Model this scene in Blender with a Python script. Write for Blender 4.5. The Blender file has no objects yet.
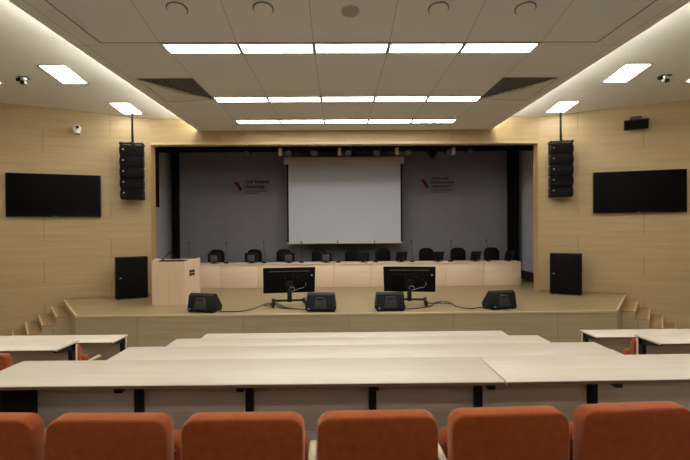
import bpy, bmesh, math, random
from mathutils import Vector, Matrix
random.seed(4)
R = math.radians
scn = bpy.context.scene
COL = scn.collection
EYE = 2.915            # camera height above the hall floor
STAGE = 0.935          # stage floor height
ORD = ['first', 'second', 'third', 'fourth', 'fifth', 'sixth', 'seventh', 'eighth', 'ninth', 'tenth', 'eleventh', 'twelfth']

# ------------------------------------------------------------------ materials
def srgb(r, g, b):
    f = lambda c: (c / 12.92 if c <= 0.04045 else ((c + 0.055) / 1.055) ** 2.4)
    return (f(r / 255), f(g / 255), f(b / 255), 1)

def new_mat(name):
    m = bpy.data.materials.new(name); m.use_nodes = True
    nt = m.node_tree
    return m, nt, nt.nodes['Principled BSDF']

def plain(name, col, rough=0.5, metal=0.0, spec=0.5, noise=0.0, nscale=40, bump=0.0, sheen=0.0):
    m, nt, p = new_mat(name)
    p.inputs['Roughness'].default_value = rough
    p.inputs['Metallic'].default_value = metal
    p.inputs['Specular IOR Level'].default_value = spec
    p.inputs['Base Color'].default_value = col
    if sheen:
        p.inputs['Sheen Weight'].default_value = sheen; p.inputs['Sheen Roughness'].default_value = 0.45
        p.inputs['Sheen Tint'].default_value = (1.0, 0.5, 0.3, 1)
    if noise or bump:
        tc = nt.nodes.new('ShaderNodeTexCoord')
        n = nt.nodes.new('ShaderNodeTexNoise'); n.inputs['Scale'].default_value = nscale; n.inputs['Detail'].default_value = 5
        nt.links.new(tc.outputs['Object'], n.inputs['Vector'])
        if noise:
            r = nt.nodes.new('ShaderNodeValToRGB')
            r.color_ramp.elements[0].position = 0.3; r.color_ramp.elements[1].position = 0.7
            r.color_ramp.elements[0].color = tuple(c * (1 - noise) for c in col[:3]) + (1,)
            r.color_ramp.elements[1].color = tuple(min(1, c * (1 + noise)) for c in col[:3]) + (1,)
            nt.links.new(n.outputs['Fac'], r.inputs['Fac']); nt.links.new(r.outputs['Color'], p.inputs['Base Color'])
        if bump:
            b = nt.nodes.new('ShaderNodeBump'); b.inputs['Strength'].default_value = bump; b.inputs['Distance'].default_value = 0.01
            nt.links.new(n.outputs['Fac'], b.inputs['Height']); nt.links.new(b.outputs['Normal'], p.inputs['Normal'])
    return m

def wood(name, light, dark, grain='U', along=0.5, across=16, seams=None, rough=0.45, amount=1.0, seam_dark=0.55, mortar=0.006, spec=0.4, joints=None, seam_shift=None):
    """procedural veneer in metre UVs; grain runs along U or V; seams=(panel width, panel height, offset)"""
    m, nt, p = new_mat(name)
    p.inputs['Roughness'].default_value = rough
    p.inputs['Specular IOR Level'].default_value = spec
    tc = nt.nodes.new('ShaderNodeTexCoord')
    mp = nt.nodes.new('ShaderNodeMapping')
    mp.inputs['Scale'].default_value = (along, across, 1) if grain == 'U' else (across, along, 1)
    nt.links.new(tc.outputs['UV'], mp.inputs['Vector'])
    n1 = nt.nodes.new('ShaderNodeTexNoise'); n1.inputs['Scale'].default_value = 1.0; n1.inputs['Detail'].default_value = 6; n1.inputs['Roughness'].default_value = 0.65
    n1.inputs['Distortion'].default_value = 0.4
    nt.links.new(mp.outputs['Vector'], n1.inputs['Vector'])
    mp2 = nt.nodes.new('ShaderNodeMapping')
    mp2.inputs['Scale'].default_value = (along * 2, across * 5, 1) if grain == 'U' else (across * 5, along * 2, 1)
    nt.links.new(tc.outputs['UV'], mp2.inputs['Vector'])
    n2 = nt.nodes.new('ShaderNodeTexNoise'); n2.inputs['Scale'].default_value = 1.0; n2.inputs['Detail'].default_value = 4
    nt.links.new(mp2.outputs['Vector'], n2.inputs['Vector'])
    ma = nt.nodes.new('ShaderNodeMath'); ma.operation = 'MULTIPLY_ADD'; ma.inputs[1].default_value = 0.45
    nt.links.new(n2.outputs['Fac'], ma.inputs[0]); 
    ms = nt.nodes.new('ShaderNodeMath'); ms.operation = 'MULTIPLY'; ms.inputs[1].default_value = 0.55
    nt.links.new(n1.outputs['Fac'], ms.inputs[0]); nt.links.new(ms.outputs[0], ma.inputs[2])
    r = nt.nodes.new('ShaderNodeValToRGB')
    r.color_ramp.elements[0].position = 0.5 - 0.16 / amount; r.color_ramp.elements[1].position = 0.5 + 0.16 / amount
    r.color_ramp.elements[0].color = dark; r.color_ramp.elements[1].color = light
    nt.links.new(ma.outputs[0], r.inputs['Fac'])
    out = r.outputs['Color']
    if seams:
        br = nt.nodes.new('ShaderNodeTexBrick')
        br.inputs['Scale'].default_value = 1.0
        br.inputs['Brick Width'].default_value = seams[0]; br.inputs['Row Height'].default_value = seams[1]
        br.inputs['Mortar Size'].default_value = mortar; br.inputs['Mortar Smooth'].default_value = 0.0
        br.offset = seams[2]; br.squash = 1.0
        br.inputs['Color1'].default_value = (1, 1, 1, 1); br.inputs['Color2'].default_value = (0.96, 0.96, 0.96, 1)
        br.inputs['Mortar'].default_value = (seam_dark, seam_dark, seam_dark, 1)
        if seam_shift:
            va = nt.nodes.new('ShaderNodeVectorMath'); va.operation = 'ADD'; va.inputs[1].default_value = seam_shift
            nt.links.new(tc.outputs['UV'], va.inputs[0]); nt.links.new(va.outputs[0], br.inputs['Vector'])
        else: nt.links.new(tc.outputs['UV'], br.inputs['Vector'])
        mx = nt.nodes.new('ShaderNodeMix'); mx.data_type = 'RGBA'; mx.blend_type = 'MULTIPLY'
        mx.inputs['Factor'].default_value = 1.0
        nt.links.new(out, mx.inputs['A']); nt.links.new(br.outputs['Color'], mx.inputs['B'])
        out = mx.outputs['Result']
    if joints:
        # short upright panel joints, staggered from course to course: joints=(panel width, course height, u of even joint, u of odd joint, v start)
        W, H, ue, uo, v0 = joints
        def mth(op, a, b=None, c=None):
            n = nt.nodes.new('ShaderNodeMath'); n.operation = op
            for i, x in enumerate((a, b, c)):
                if x is None: continue
                if isinstance(x, (int, float)): n.inputs[i].default_value = x
                else: nt.links.new(x, n.inputs[i])
            return n.outputs[0]
        sx = nt.nodes.new('ShaderNodeSeparateXYZ'); nt.links.new(tc.outputs['UV'], sx.inputs[0])
        row = mth('FLOOR', mth('DIVIDE', mth('ADD', sx.outputs['Y'], 20 * H - v0), H))
        par = mth('MODULO', row, 2.0)
        uu = mth('ADD', sx.outputs['X'], mth('MULTIPLY_ADD', par, ue - uo, 20 * W - ue))
        hit = mth('LESS_THAN', mth('MODULO', uu, W), 0.016)
        mx = nt.nodes.new('ShaderNodeMix'); mx.data_type = 'RGBA'; mx.blend_type = 'MULTIPLY'
        nt.links.new(mth('MULTIPLY', hit, 0.5), mx.inputs['Factor'])
        nt.links.new(out, mx.inputs['A']); mx.inputs['B'].default_value = (0.2, 0.17, 0.12, 1)
        out = mx.outputs['Result']
    nt.links.new(out, p.inputs['Base Color'])
    return m

def emitter(name, col, strength):
    m, nt, p = new_mat(name)
    p.inputs['Base Color'].default_value = tuple(.5 * c for c in col[:3]) + (1,)
    p.inputs['Emission Color'].default_value = col
    p.inputs['Emission Strength'].default_value = strength
    return m

WARM = (1.0, 0.86, 0.68, 1)
M = {}
M['wall'] = wood('oak_panelling', srgb(180, 159, 122), srgb(158, 135, 97), joints=(3.32, 0.6, 2.70, 1.04, 0.23), along=0.35, across=9, rough=0.5, amount=.9)
M['beam'] = wood('oak_beam', srgb(186, 163, 122), srgb(166, 142, 102), seams=(3.2, 9.0, 0.0), along=0.35, across=9, rough=0.5)
M['jamb'] = wood('oak_jamb', srgb(190, 160, 108), srgb(165, 134, 84), grain='V', rough=0.5)
M['stage_floor'] = wood('stage_floor_boards', srgb(160, 143, 110), srgb(137, 119, 86), seams=(2.4, 0.3, 0.5), seam_dark=0.85, along=0.5, across=10, rough=0.4)
M['stage_front'] = wood('stage_front_veneer', srgb(178, 163, 131), srgb(158, 142, 108), seams=(2.42, 9.0, 0.0), along=0.4, across=12)
M['nosing'] = wood('pale_nosing', srgb(200, 182, 146), srgb(184, 164, 126))
M['tread'] = wood('stair_tread', srgb(160, 136, 94), srgb(136, 112, 74))
M['desk'] = wood('whitewashed_oak', srgb(215, 205, 189), srgb(199, 187, 169), along=0.6, across=18, rough=0.4)
M['edge'] = plain('brown_edge_band', srgb(112, 94, 76), 0.6, noise=0.05)
M['desk_panel'] = wood('grey_oak_panel', srgb(222, 208, 190), srgb(204, 188, 168), along=0.5, across=14)
M['blond'] = wood('blond_veneer', srgb(226, 204, 178), srgb(212, 189, 161), along=0.5, across=12)
M['lectern'] = wood('blond_lectern_veneer', srgb(218, 194, 164), srgb(200, 174, 144), grain='V', along=0.5, across=14)
M['armrest'] = wood('pale_armrest_wood', srgb(226, 212, 176), srgb(196, 176, 130), grain='V', along=2, across=20)
M['ceiling'] = wood('ceiling_board', srgb(236, 233, 229), srgb(233, 230, 226), seams=(1.2, 2.4, 0.0), seam_shift=(.59, 0, 0), seam_dark=0.6, mortar=0.006, rough=0.8, spec=0.2)
M['ceiling_plain'] = plain('ceiling_plaster', srgb(226, 222, 212), 0.85, noise=0.02, nscale=3)
M['carpet'] = plain('grey_carpet', srgb(124, 118, 110), 0.95, noise=0.15, nscale=60, bump=0.2)
M['back_wall'] = plain('dark_acoustic_panel', srgb(120, 104, 84), 0.9, noise=0.1, nscale=8)
M['seat'] = plain('orange_upholstery', srgb(144, 70, 34), 0.9, noise=0.14, nscale=26, bump=0.12, sheen=0.7, spec=0.1)
M['black_metal'] = plain('black_powder_coat', srgb(18, 17, 20), 0.55, spec=0.3, noise=0.05)
M['black_plastic'] = plain('black_plastic', srgb(14, 13, 14), 0.5, spec=0.25, noise=0.05)
M['wedge_grey'] = plain('charcoal_cabinet_paint', srgb(17, 18, 20), 0.6, spec=0.3, noise=0.1, nscale=50)
M['wedge_recess'] = plain('charcoal_recess_paint', srgb(38, 41, 45), 0.6, noise=0.05)
M['speaker_black'] = plain('black_speaker_paint', srgb(9, 9, 9), 0.8, noise=0.15, nscale=80, bump=0.05, spec=0.2)
M['grille'] = plain('black_speaker_grille', srgb(7, 7, 7), 0.85, noise=0.3, nscale=220, bump=0.1, spec=0.15)
M['screen_glass'] = plain('black_screen_glass', srgb(6, 5, 6), 0.3, noise=0.02, spec=0.06)
M['leather'] = plain('black_leather', srgb(13, 12, 13), 0.55, noise=0.15, nscale=30, bump=0.05, spec=0.12)
M['grey_plastic'] = plain('grey_plastic', srgb(74, 76, 80), 0.5, noise=0.05)
M['silver'] = plain('silver_metal', srgb(180, 178, 174), 0.35, metal=0.7, noise=0.03)
M['white_plastic'] = plain('white_plastic', srgb(220, 218, 212), 0.45, noise=0.02)
M['lamp_pale'] = plain('pale_lamp_housing', srgb(205, 188, 170), 0.5, noise=0.05)
M['cloth'] = plain('grey_backdrop_cloth', srgb(124, 123, 128), 0.95, noise=0.05, nscale=2.5, spec=0.1)
M['cyc'] = plain('grey_stage_wall_cloth', srgb(182, 184, 192), 0.95, noise=0.04, nscale=2, spec=0.1)
M['black_cloth'] = plain('black_velour', srgb(16, 15, 16), 0.95, noise=0.2, nscale=20, spec=0.1)
M['projection'] = plain('projection_fabric', srgb(178, 181, 188), 0.9, noise=0.01, nscale=2, spec=0.2)
M['screen_case'] = plain('screen_case_enamel', srgb(180, 174, 162), 0.5, noise=0.02)
M['light_frame'] = plain('light_frame_metal', srgb(190, 186, 180), 0.5, noise=0.02)
M['vent_dark_ring_shade'] = plain('dark_duct_and_ring_shade', srgb(84, 79, 77), 0.7, noise=0.1)
M['vent_slat'] = plain('vent_slat_metal', srgb(104, 99, 96), 0.5, noise=0.05)
M['cover'] = plain('cover_plastic', srgb(232, 228, 220), 0.6, noise=0.02)
M['speaker_mesh'] = plain('grey_mesh', srgb(172, 165, 152), 0.7, noise=0.25, nscale=160)
M['logo_red'] = plain('logo_red', srgb(92, 32, 36), 0.9, noise=0.05)
M['logo_yellow'] = plain('logo_yellow', srgb(140, 112, 44), 0.9, noise=0.05)
M['logo_ink'] = plain('logo_ink', srgb(34, 30, 34), 0.9, noise=0.05)
M['floor_shade'] = plain('shaded_floor_brown', srgb(58, 48, 38), 0.7, noise=0.1, nscale=6)  # brown of the floor in shade, painted on the wing panel foot
M['cable'] = plain('black_cable_rubber', srgb(26, 25, 24), 0.6, noise=0.05)
M['white_cable'] = plain('white_cable_rubber', srgb(190, 188, 184), 0.6, noise=0.05)
M['glow'] = emitter('light_diffuser', (1.0, 0.97, 0.91, 1), 23.0)
M['glow_side'] = emitter('side_light_diffuser', (1.0, 0.97, 0.91, 1), 19.0)
M['cove'] = emitter('cove_led', (1.0, 0.97, 0.87, 1), 125.0)
M['blue_led'] = emitter('blue_led', (0.15, 0.2, 1.0, 1), 0.12)
M['white_led'] = emitter('white_led', (0.9, 0.95, 1.0, 1), 1.0)

# ------------------------------------------------------------------ mesh helpers
class MB:
    def __init__(self): self.bm = bmesh.new()
    def _merge(self, t, mat=None):
        if mat is not None: bmesh.ops.transform(t, matrix=mat, verts=t.verts[:])
        me = bpy.data.meshes.new('tmp'); t.to_mesh(me); t.free()
        self.bm.from_mesh(me); bpy.data.meshes.remove(me)
        return self
    def box(self, lo, hi, bevel=0.0, seg=2, mat=None):
        t = bmesh.new(); bmesh.ops.create_cube(t, size=1)
        lo, hi = Vector(lo), Vector(hi)
        for v in t.verts:
            v.co = Vector((lo[i] + (v.co[i] + 0.5) * (hi[i] - lo[i]) for i in range(3)))
        if bevel: bmesh.ops.bevel(t, geom=t.edges[:], offset=bevel, segments=seg, profile=0.5, affect='EDGES')
        return self._merge(t, mat)
    def prism(self, poly, axis, a, b, bevel=0.0, seg=2, mat=None, all_edges=True):
        """poly in the two other axes (in xyz order), extruded from a to b along axis"""
        t = bmesh.new()
        def P(u, v, w):
            return {0: (w, u, v), 1: (u, w, v), 2: (u, v, w)}[axis]
        va = [t.verts.new(P(u, v, a)) for u, v in poly]; vb = [t.verts.new(P(u, v, b)) for u, v in poly]
        t.faces.new(va); t.faces.new(vb[::-1]); n = len(poly)
        for i in range(n): t.faces.new((va[i], vb[i], vb[(i + 1) % n], va[(i + 1) % n]))
        bmesh.ops.recalc_face_normals(t, faces=t.faces[:])
        if bevel:
            ed = t.edges[:] if all_edges else [e for e in t.edges if abs(e.verts[0].co[axis] - e.verts[1].co[axis]) < 1e-6]
            bmesh.ops.bevel(t, geom=ed, offset=bevel, segments=seg, profile=0.5, affect='EDGES')
        return self._merge(t, mat)
    def cyl(self, p0, p1, r0, r1=None, seg=16, mat=None):
        r1 = r0 if r1 is None else r1
        p0, p1 = Vector(p0), Vector(p1); d = p1 - p0
        t = bmesh.new(); bmesh.ops.create_cone(t, cap_ends=True, segments=seg, radius1=r0, radius2=r1, depth=d.length)
        q = Vector((0, 0, 1)).rotation_difference(d.normalized()).to_matrix().to_4x4()
        bmesh.ops.transform(t, matrix=Matrix.Translation((p0 + p1) / 2) @ q, verts=t.verts[:])
        return self._merge(t, mat)
    def sphere(self, c, r, s=(1, 1, 1), mat=None, seg=16):
        t = bmesh.new(); bmesh.ops.create_uvsphere(t, u_segments=seg, v_segments=seg // 2 + 2, radius=r)
        for v in t.verts: v.co = Vector((c[i] + v.co[i] * s[i] for i in range(3)))
        return self._merge(t, mat)
    def tube(self, pts, r, seg=8):
        pts = [Vector(p) for p in pts]; t = bmesh.new(); rings = []
        up = Vector((0, 0, 1))
        for i, p in enumerate(pts):
            d = (pts[min(i + 1, len(pts) - 1)] - pts[max(i - 1, 0)]).normalized()
            a = d.cross(up if abs(d.z) < 0.9 else Vector((1, 0, 0))).normalized(); b = d.cross(a).normalized()
            rings.append([t.verts.new(p + (a * math.cos(k * 2 * math.pi / seg) + b * math.sin(k * 2 * math.pi / seg)) * r) for k in range(seg)])
        for i in range(len(rings) - 1):
            for k in range(seg): t.faces.new((rings[i][k], rings[i][(k + 1) % seg], rings[i + 1][(k + 1) % seg], rings[i + 1][k]))
        t.faces.new(rings[0]); t.faces.new(rings[-1][::-1])
        return self._merge(t)
    def hexa(self, lo4, hi4):
        """eight corners: bottom four then top four, same order"""
        t = bmesh.new()
        a = [t.verts.new(p) for p in lo4]; b = [t.verts.new(p) for p in hi4]; n = len(a)
        t.faces.new(a); t.faces.new(b)
        for i in range(n): t.faces.new((a[i], a[(i + 1) % n], b[(i + 1) % n], b[i]))
        return self._merge(t)
    def build(self, name, mat, parent=None, smooth=True, mapuv=True):
        bm = self.bm
        bmesh.ops.recalc_face_normals(bm, faces=bm.faces[:])
        if mapuv:
            uv = bm.loops.layers.uv.new('UVMap')
            for f in bm.faces:
                n = f.normal; ax = max(range(3), key=lambda i: abs(n[i]))
                for l in f.loops:
                    c = l.vert.co
                    l[uv].uv = (c.x, c.y) if ax == 2 else ((c.x, c.z) if ax == 1 else (c.y, c.z))
        return link(bm, name, mat, parent, smooth)

def link(bm, name, mat, parent=None, smooth=True):
    me = bpy.data.meshes.new(name); bm.to_mesh(me); bm.free()
    me.materials.append(mat)
    if smooth:
        try: me.shade_auto_smooth = None
        except Exception: pass
        for p in me.polygons: p.use_smooth = True
        me.set_sharp_from_angle(angle=R(35))
    o = bpy.data.objects.new(name, me); COL.objects.link(o)
    if parent: o.parent = parent
    return o

def tag(o, label, cat, group=None):
    o['label'] = label; o['category'] = cat
    if group: o['group'] = group
    return o
def struct(o, label=None):
    o['kind'] = 'structure'
    if label: o['label'] = label
    return o
def thing(name, label, cat, loc=(0, 0, 0), rz=0.0, group=None):
    o = bpy.data.objects.new(name, None); COL.objects.link(o)
    o.empty_display_size = 0.1
    o.location = loc; o.rotation_euler = (0, 0, rz)
    return tag(o, label, cat, group)
def dup(root, loc, rz, label, group=None, rot=None):
    r = root.copy(); COL.objects.link(r); r.location = loc
    r.rotation_euler = rot if rot else (0, 0, rz)
    r['label'] = label
    if group: r['group'] = group
    for ch in list(root.children):
        c = ch.copy(); COL.objects.link(c); c.parent = r
        for g in list(ch.children):
            d = g.copy(); COL.objects.link(d); d.parent = c
    return r

def rrect(w0, w1, h0, h1, r, n=6, top_only=False):
    pts = []
    def arc(cx, cy, a0):
        for i in range(n + 1):
            a = R(a0 + 90 * i / n); pts.append((cx + r * math.cos(a), cy + r * math.sin(a)))
    arc(w1 - r, h1 - r, 0); arc(w0 + r, h1 - r, 90)
    if top_only: pts.extend([(w0, h0), (w1, h0)])
    else:
        arc(w0 + r, h0 + r, 180); arc(w1 - r, h0 + r, 270)
    return pts

# ------------------------------------------------------------------ the room
CX, CY = 5.83, 13.5          # where the splayed side walls meet the stage front wall
SL = 0.38                    # slope of the splayed walls
WX = 10.6                    # straight part of the side walls
WY = CY - SL * (WX - CX)
BACK = -12.0
def wall_path(name, pts, z0, z1, mat, th=0.2, u0=0.0, outward=1):
    bm = bmesh.new(); uv = bm.loops.layers.uv.new('UVMap')
    u = u0
    for (x0, y0), (x1, y1) in zip(pts, pts[1:]):
        d = Vector((x1 - x0, y1 - y0)); L = d.length; n = Vector((d.y, -d.x)).normalized() * th * outward
        q = [(x0, y0), (x1, y1), (x1 + n.x, y1 + n.y), (x0 + n.x, y0 + n.y)]
        lo = [bm.verts.new((x, y, z0)) for x, y in q]; hi = [bm.verts.new((x, y, z1)) for x, y in q]
        us = [u, u + L, u + L, u]
        def face(vs, uvs):
            f = bm.faces.new(vs)
            for l, t in zip(f.loops, uvs): l[uv].uv = t
        for i in range(4):
            j = (i + 1) % 4
            face((lo[i], lo[j], hi[j], hi[i]), ((us[i], z0), (us[j], z0), (us[j], z1), (us[i], z1)))
        face(lo[::-1], [(0, 0)] * 4); face(hi, [(0, 0)] * 4)
        u += L
    bmesh.ops.recalc_face_normals(bm, faces=bm.faces[:])
    return struct(link(bm, name, mat, None, False))
wall_path('wall_left', [(-CX, CY), (-WX, WY), (-WX, BACK)], 0, 7.2, M['wall'], outward=1)
wall_path('wall_right', [(CX, CY), (WX, WY), (WX, BACK)], 0, 7.2, M['wall'], outward=-1)
struct(MB().box((-WX - .2, BACK - .2, 0), (WX + .2, BACK, 7.2)).build('wall_back', M['back_wall'], None, False))

# stage front wall: a lintel and two slim jambs round the opening
OX, OZ = 5.79, EYE + 2.48
wf = MB()
wf.box((-WX - .2, CY, OZ), (WX + .2, CY + .3, 7.2))
struct(wf.build('wall_front', M['beam'], None, False))
j = MB()
for s in (-1, 1):
    a, b = sorted((s * OX, s * (OX + .6)))
    j.box((a, CY, STAGE), (b, CY + .30, OZ))
struct(j.build('trim_1', M['jamb'], None, False), 'oak jambs at the two sides of the stage opening')
struct(MB().box((-OX, CY - .02, OZ - .005), (OX, CY + .05, OZ + .07), .008).build('trim_2', M['nosing'], None), 'pale strip along the bottom of the beam over the stage')

# stage house
SX, SY = 8.0, 20.6
struct(MB().box((-SX - .2, CY + .4, 0), (-SX, SY, 7.2)).box((SX, CY + .4, 0), (SX + .2, SY, 7.2)).build('wall_stage_side', M['cyc'], None, False))
struct(MB().box((-SX - .2, SY, 0), (SX + .2, SY + .2, 7.2)).build('wall_stage_back', M['cyc'], None, False))

# hall floor with the terraces of the seat rows
ROWF = [1.375 - .205 * k for k in range(4)]
ROWY = [2.7 + 1.1 * k for k in range(4)]      # back edge of each table row
fl = MB()
fl.box((-WX, BACK, -.2), (WX, SY, 0))
edges = [(BACK, -.5, 1.785), (-.5, 1.62, 1.58)] + [(1.62 + 1.1 * k, 2.72 + 1.1 * k, ROWF[k]) for k in range(4)] + [(6.02, 6.4, .57), (6.4, 6.8, .38), (6.8, 7.2, .19)]
for y0, y1, z in edges: fl.box((-WX, y0, 0), (WX, y1, z))
struct(fl.build('floor', M['carpet'], None, False))

# stage platform: apron with slanting ends, and the part inside the stage house
SFY, SFX = 10.33, 6.22
WPX = 7.94; WPY = CY - SL * (WPX - CX)
def ring(z): return [(-SFX, SFY, z), (SFX, SFY, z), (WPX, WPY, z), (CX, CY, z), (CX, CY + .2, z), (SX, CY + .4, z), (SX, SY, z), (-SX, SY, z), (-SX, CY + .4, z), (-CX, CY + .2, z), (-CX, CY, z), (-WPX, WPY, z)]
struct(MB().hexa(ring(0), ring(STAGE - .03)).build('stage', M['stage_front'], None, False), 'low oak faced stage platform')
struct(MB().hexa(ring(STAGE - .03), ring(STAGE)).build('floor_stage', M['stage_floor'], None, False), 'light wooden stage floor')
struct(MB().box((-SFX, SFY - .015, STAGE - .05), (SFX, SFY + .03, STAGE + .003), .006).build('trim_3', M['nosing'], None), 'pale nosing along the front edge of the stage')
# steps at both ends of the stage, along the splayed walls
wd = Vector((-1, -SL)).normalized()
ed = Vector((-SFX + WPX, SFY - WPY)).normalized()
for side in (-1, 1):
    tr, ns, bd = MB(), MB(), MB()
    def S(v, z): return (v.x if side < 0 else -v.x, v.y, z)
    w0 = Vector((-WPX, WPY)); LN = 1.75
    for k in range(1, 5):
        a = w0 + wd * .3 * (k - 1); b = w0 + wd * .3 * k
        z = STAGE - .187 * k
        q = [a, b, b + ed * LN, a + ed * LN]
        bd.hexa([S(v, 0) for v in q], [S(v, z - .025) for v in q])
        tr.hexa([S(v, z - .025) for v in q], [S(v, z) for v in q])
        e = b - wd * .03; f = b + wd * .01
        q = [e, f, f + ed * LN, e + ed * LN]
        ns.hexa([S(v, z - .04) for v in q], [S(v, z + .004) for v in q])
    # nosing on the slanting end of the stage
    q = [w0 - wd * .03, w0 + wd * .015, w0 + wd * .015 + ed * 2.9, w0 - wd * .03 + ed * 2.9]
    ns.hexa([S(v, STAGE - .05) for v in q], [S(v, STAGE + .004) for v in q])
    nm = 'left' if side < 0 else 'right'
    o = struct(bd.build('stage_steps', M['stage_front'], None, False), 'wooden steps up to the %s end of the stage along the wall' % nm)
    tr.build('tread', M['tread'], o, False); ns.build('nosing', M['nosing'], o, False)
# skirting at the foot of the walls on the stage
sk = MB()
for s in (-1, 1):
    p = [(s * WPX, WPY), (s * CX, CY), (s * CX, CY - .025), (s * WPX, WPY - .025)]
    sk.hexa([(x, y, STAGE) for x, y in p], [(x, y, STAGE + .05) for x, y in p])
struct(sk.build('baseboard_stage', M['tread'], None, False))

# ceiling: dropped island with a centre bay that rises towards the back of the hall
HI = EYE + 2.9; IX = 4.38; FY = 7.09; BX = 3.9; TY = 4.0; SLP = .18
def bay(y): return HI + SLP * (FY - max(y, TY)) if y < FY else HI
ce = MB()
ce.box((-IX, FY, HI), (IX, CY, HI + .12))
for s in (-1, 1):
    a, b = sorted((s * BX, s * IX)); ce.box((a, BACK, HI), (b, FY, HI + .12))
    a, b = sorted((s * (BX), s * (BX + .05))); ce.box((a, BACK, HI + .12), (b, FY, HI + .8))
ce.hexa([(-BX, TY, bay(TY)), (BX, TY, bay(TY)), (BX, FY, HI), (-BX, FY, HI)], [(-BX, TY, bay(TY) + .1), (BX, TY, bay(TY) + .1), (BX, FY, HI + .1), (-BX, FY, HI + .1)])
ce.box((-BX, BACK, bay(0)), (BX, TY, bay(0) + .1))
co = struct(ce.build('ceiling', M['ceiling'], None, False))
# thin shadow gap round the bay
gp = MB().box((-BX - .02, FY - .008, HI - .003), (BX + .02, FY + .008, HI + .002))
for s in (-1, 1):
    a, b = sorted((s * (BX - .0), s * (BX + .015))); gp.box((a, BACK, HI - .004), (b, FY, HI + .002))
struct(gp.build('trim_4', M['vent_slat'], None, False), 'shadow gap round the raised ceiling bay')
# side ceilings: saw-tooth planes falling towards the stage
def side_h(y):
    if y >= 10.5: return EYE + 3.27 + .1 * (13.5 - y)
    k = math.ceil((10.5 - y) / 2.8 - 1e-6); e = 10.5 - 2.8 * (k - 1)
    return EYE + 3.2 + .13 * (e - y)
for s, nm in ((-1, 'left'), (1, 'right')):
    sc = MB(); x0, x1 = sorted((s * (IX - .5), s * WX))
    for y0, y1, sl, h1 in [(10.5, 13.5, .1, 3.27)] + [(10.5 - 2.8 * (k + 1), 10.5 - 2.8 * k, .13, 3.2) for k in range(9)] :
        y0 = max(y0, BACK)
        if y1 <= BACK: continue
        za, zb = EYE + h1 + sl * (y1 - y0), EYE + h1
        sc.hexa([(x0, y0, za), (x1, y0, za), (x1, y1, zb), (x0, y1, zb)], [(x0, y0, za + .45), (x1, y0, za + .45), (x1, y1, za + .45), (x0, y1, za + .45)])
    struct(sc.build('ceiling_' + nm, M['ceiling_plain'], None, False))
struct(MB().box((-IX + .5, BACK, EYE + 4.1), (IX - .5, CY, EYE + 4.2)).build('ceiling_upper', M['ceiling_plain'], None, False))
struct(MB().box((-SX, CY + .4, 7.0), (SX, SY, 7.2)).build('ceiling_stage', M['black_cloth'], None, False))
# cove lights on top of the island's edges
for s, nm in ((-1, 'left'), (1, 'right')):
    x0, x1 = sorted((s * (IX - .012), s * (IX - .06)))
    t = thing('cove_light', 'warm white cove light strip glowing along the %s edge of the dropped ceiling' % nm, 'light', (0, 0, HI + .12), 0, 'cove lights')
    MB().box((x0, BACK + .2, 0), (x1, CY - .03, .03)).build('profile', M['light_frame'], t, False)
    MB().box((x0 + .004, BACK + .2, .03), (x1 - .004, CY - .03, .06)).build('diffuser', M['cove'], t, False)

# ------------------------------------------------------------------ ceiling fittings
def light_panel(name, w, l, mat):
    fr = MB(); e = .03
    fr.box((-w / 2, -l / 2, -.012), (-w / 2 + e, l / 2, .0)).box((w / 2 - e, -l / 2, -.012), (w / 2, l / 2, .0))
    fr.box((-w / 2, -l / 2, -.012), (w / 2, -l / 2 + e, .0)).box((-w / 2, l / 2 - e, -.012), (w / 2, l / 2, .0))
    t = thing(name, '', 'light')
    fr.build('frame', M['light_frame'], t, False)
    MB().box((-w / 2 + e, -l / 2 + e, -.006), (w / 2 - e, l / 2 - e, -.001)).build('diffuser', mat, t, False)
    return t
strip = None
ROWS = [(7.31, HI, 'front row'), (10.21, HI, 'middle row'), (12.36, HI, 'row by the stage beam'), (2.2, bay(0), 'row above the seats'), (-4.6, bay(0), 'row behind the camera'), (-8.2, bay(0), 'row at the back of the hall')]
PW = 1.2
for r, (y, z, nm) in enumerate(ROWS):
    for k in range(5):
        x = (k - 2) * PW + .01
        lab = 'long ceiling light, %s from left in the %s' % (ORD[k], nm)
        if strip is None:
            strip = light_panel('ceiling_light', PW - .004, .40, M['glow']); strip.location = (x, y, z); strip['label'] = lab; strip['group'] = 'ceiling strip lights'
        else: dup(strip, (x, y, z), 0, lab, 'ceiling strip lights')
sidel = light_panel('ceiling_light', .58, .88, M['glow_side'])
first = True
for s, nm in ((-1, 'left'), (1, 'right')):
    for y, x, w in ((12.66, 6.12, 'by the hanging speakers'), (9.72, 6.06, 'between glowing edge and small camera'), (9.72, 7.95, 'outside the small camera'),
                    (6.92, 6.14, 'inner one of the second bay'), (6.92, 7.95, 'outer one of the second bay'), (4.1, 6.14, 'inner one over the rear seats'), (4.1, 7.95, 'outer one over the rear seats')):
        sl = -.1 if y > 10.5 else -.13
        z = side_h(y); lab = 'white light panel in the %s side ceiling, %s' % (nm, w)
        rot = (math.atan(sl), 0, 0)
        if first:
            sidel.location = (s * x, y, z); sidel.rotation_euler = rot; sidel['label'] = lab; sidel['group'] = 'side ceiling lights'; first = False
        else: dup(sidel, (s * x, y, z), 0, lab, 'side ceiling lights', rot)
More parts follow.
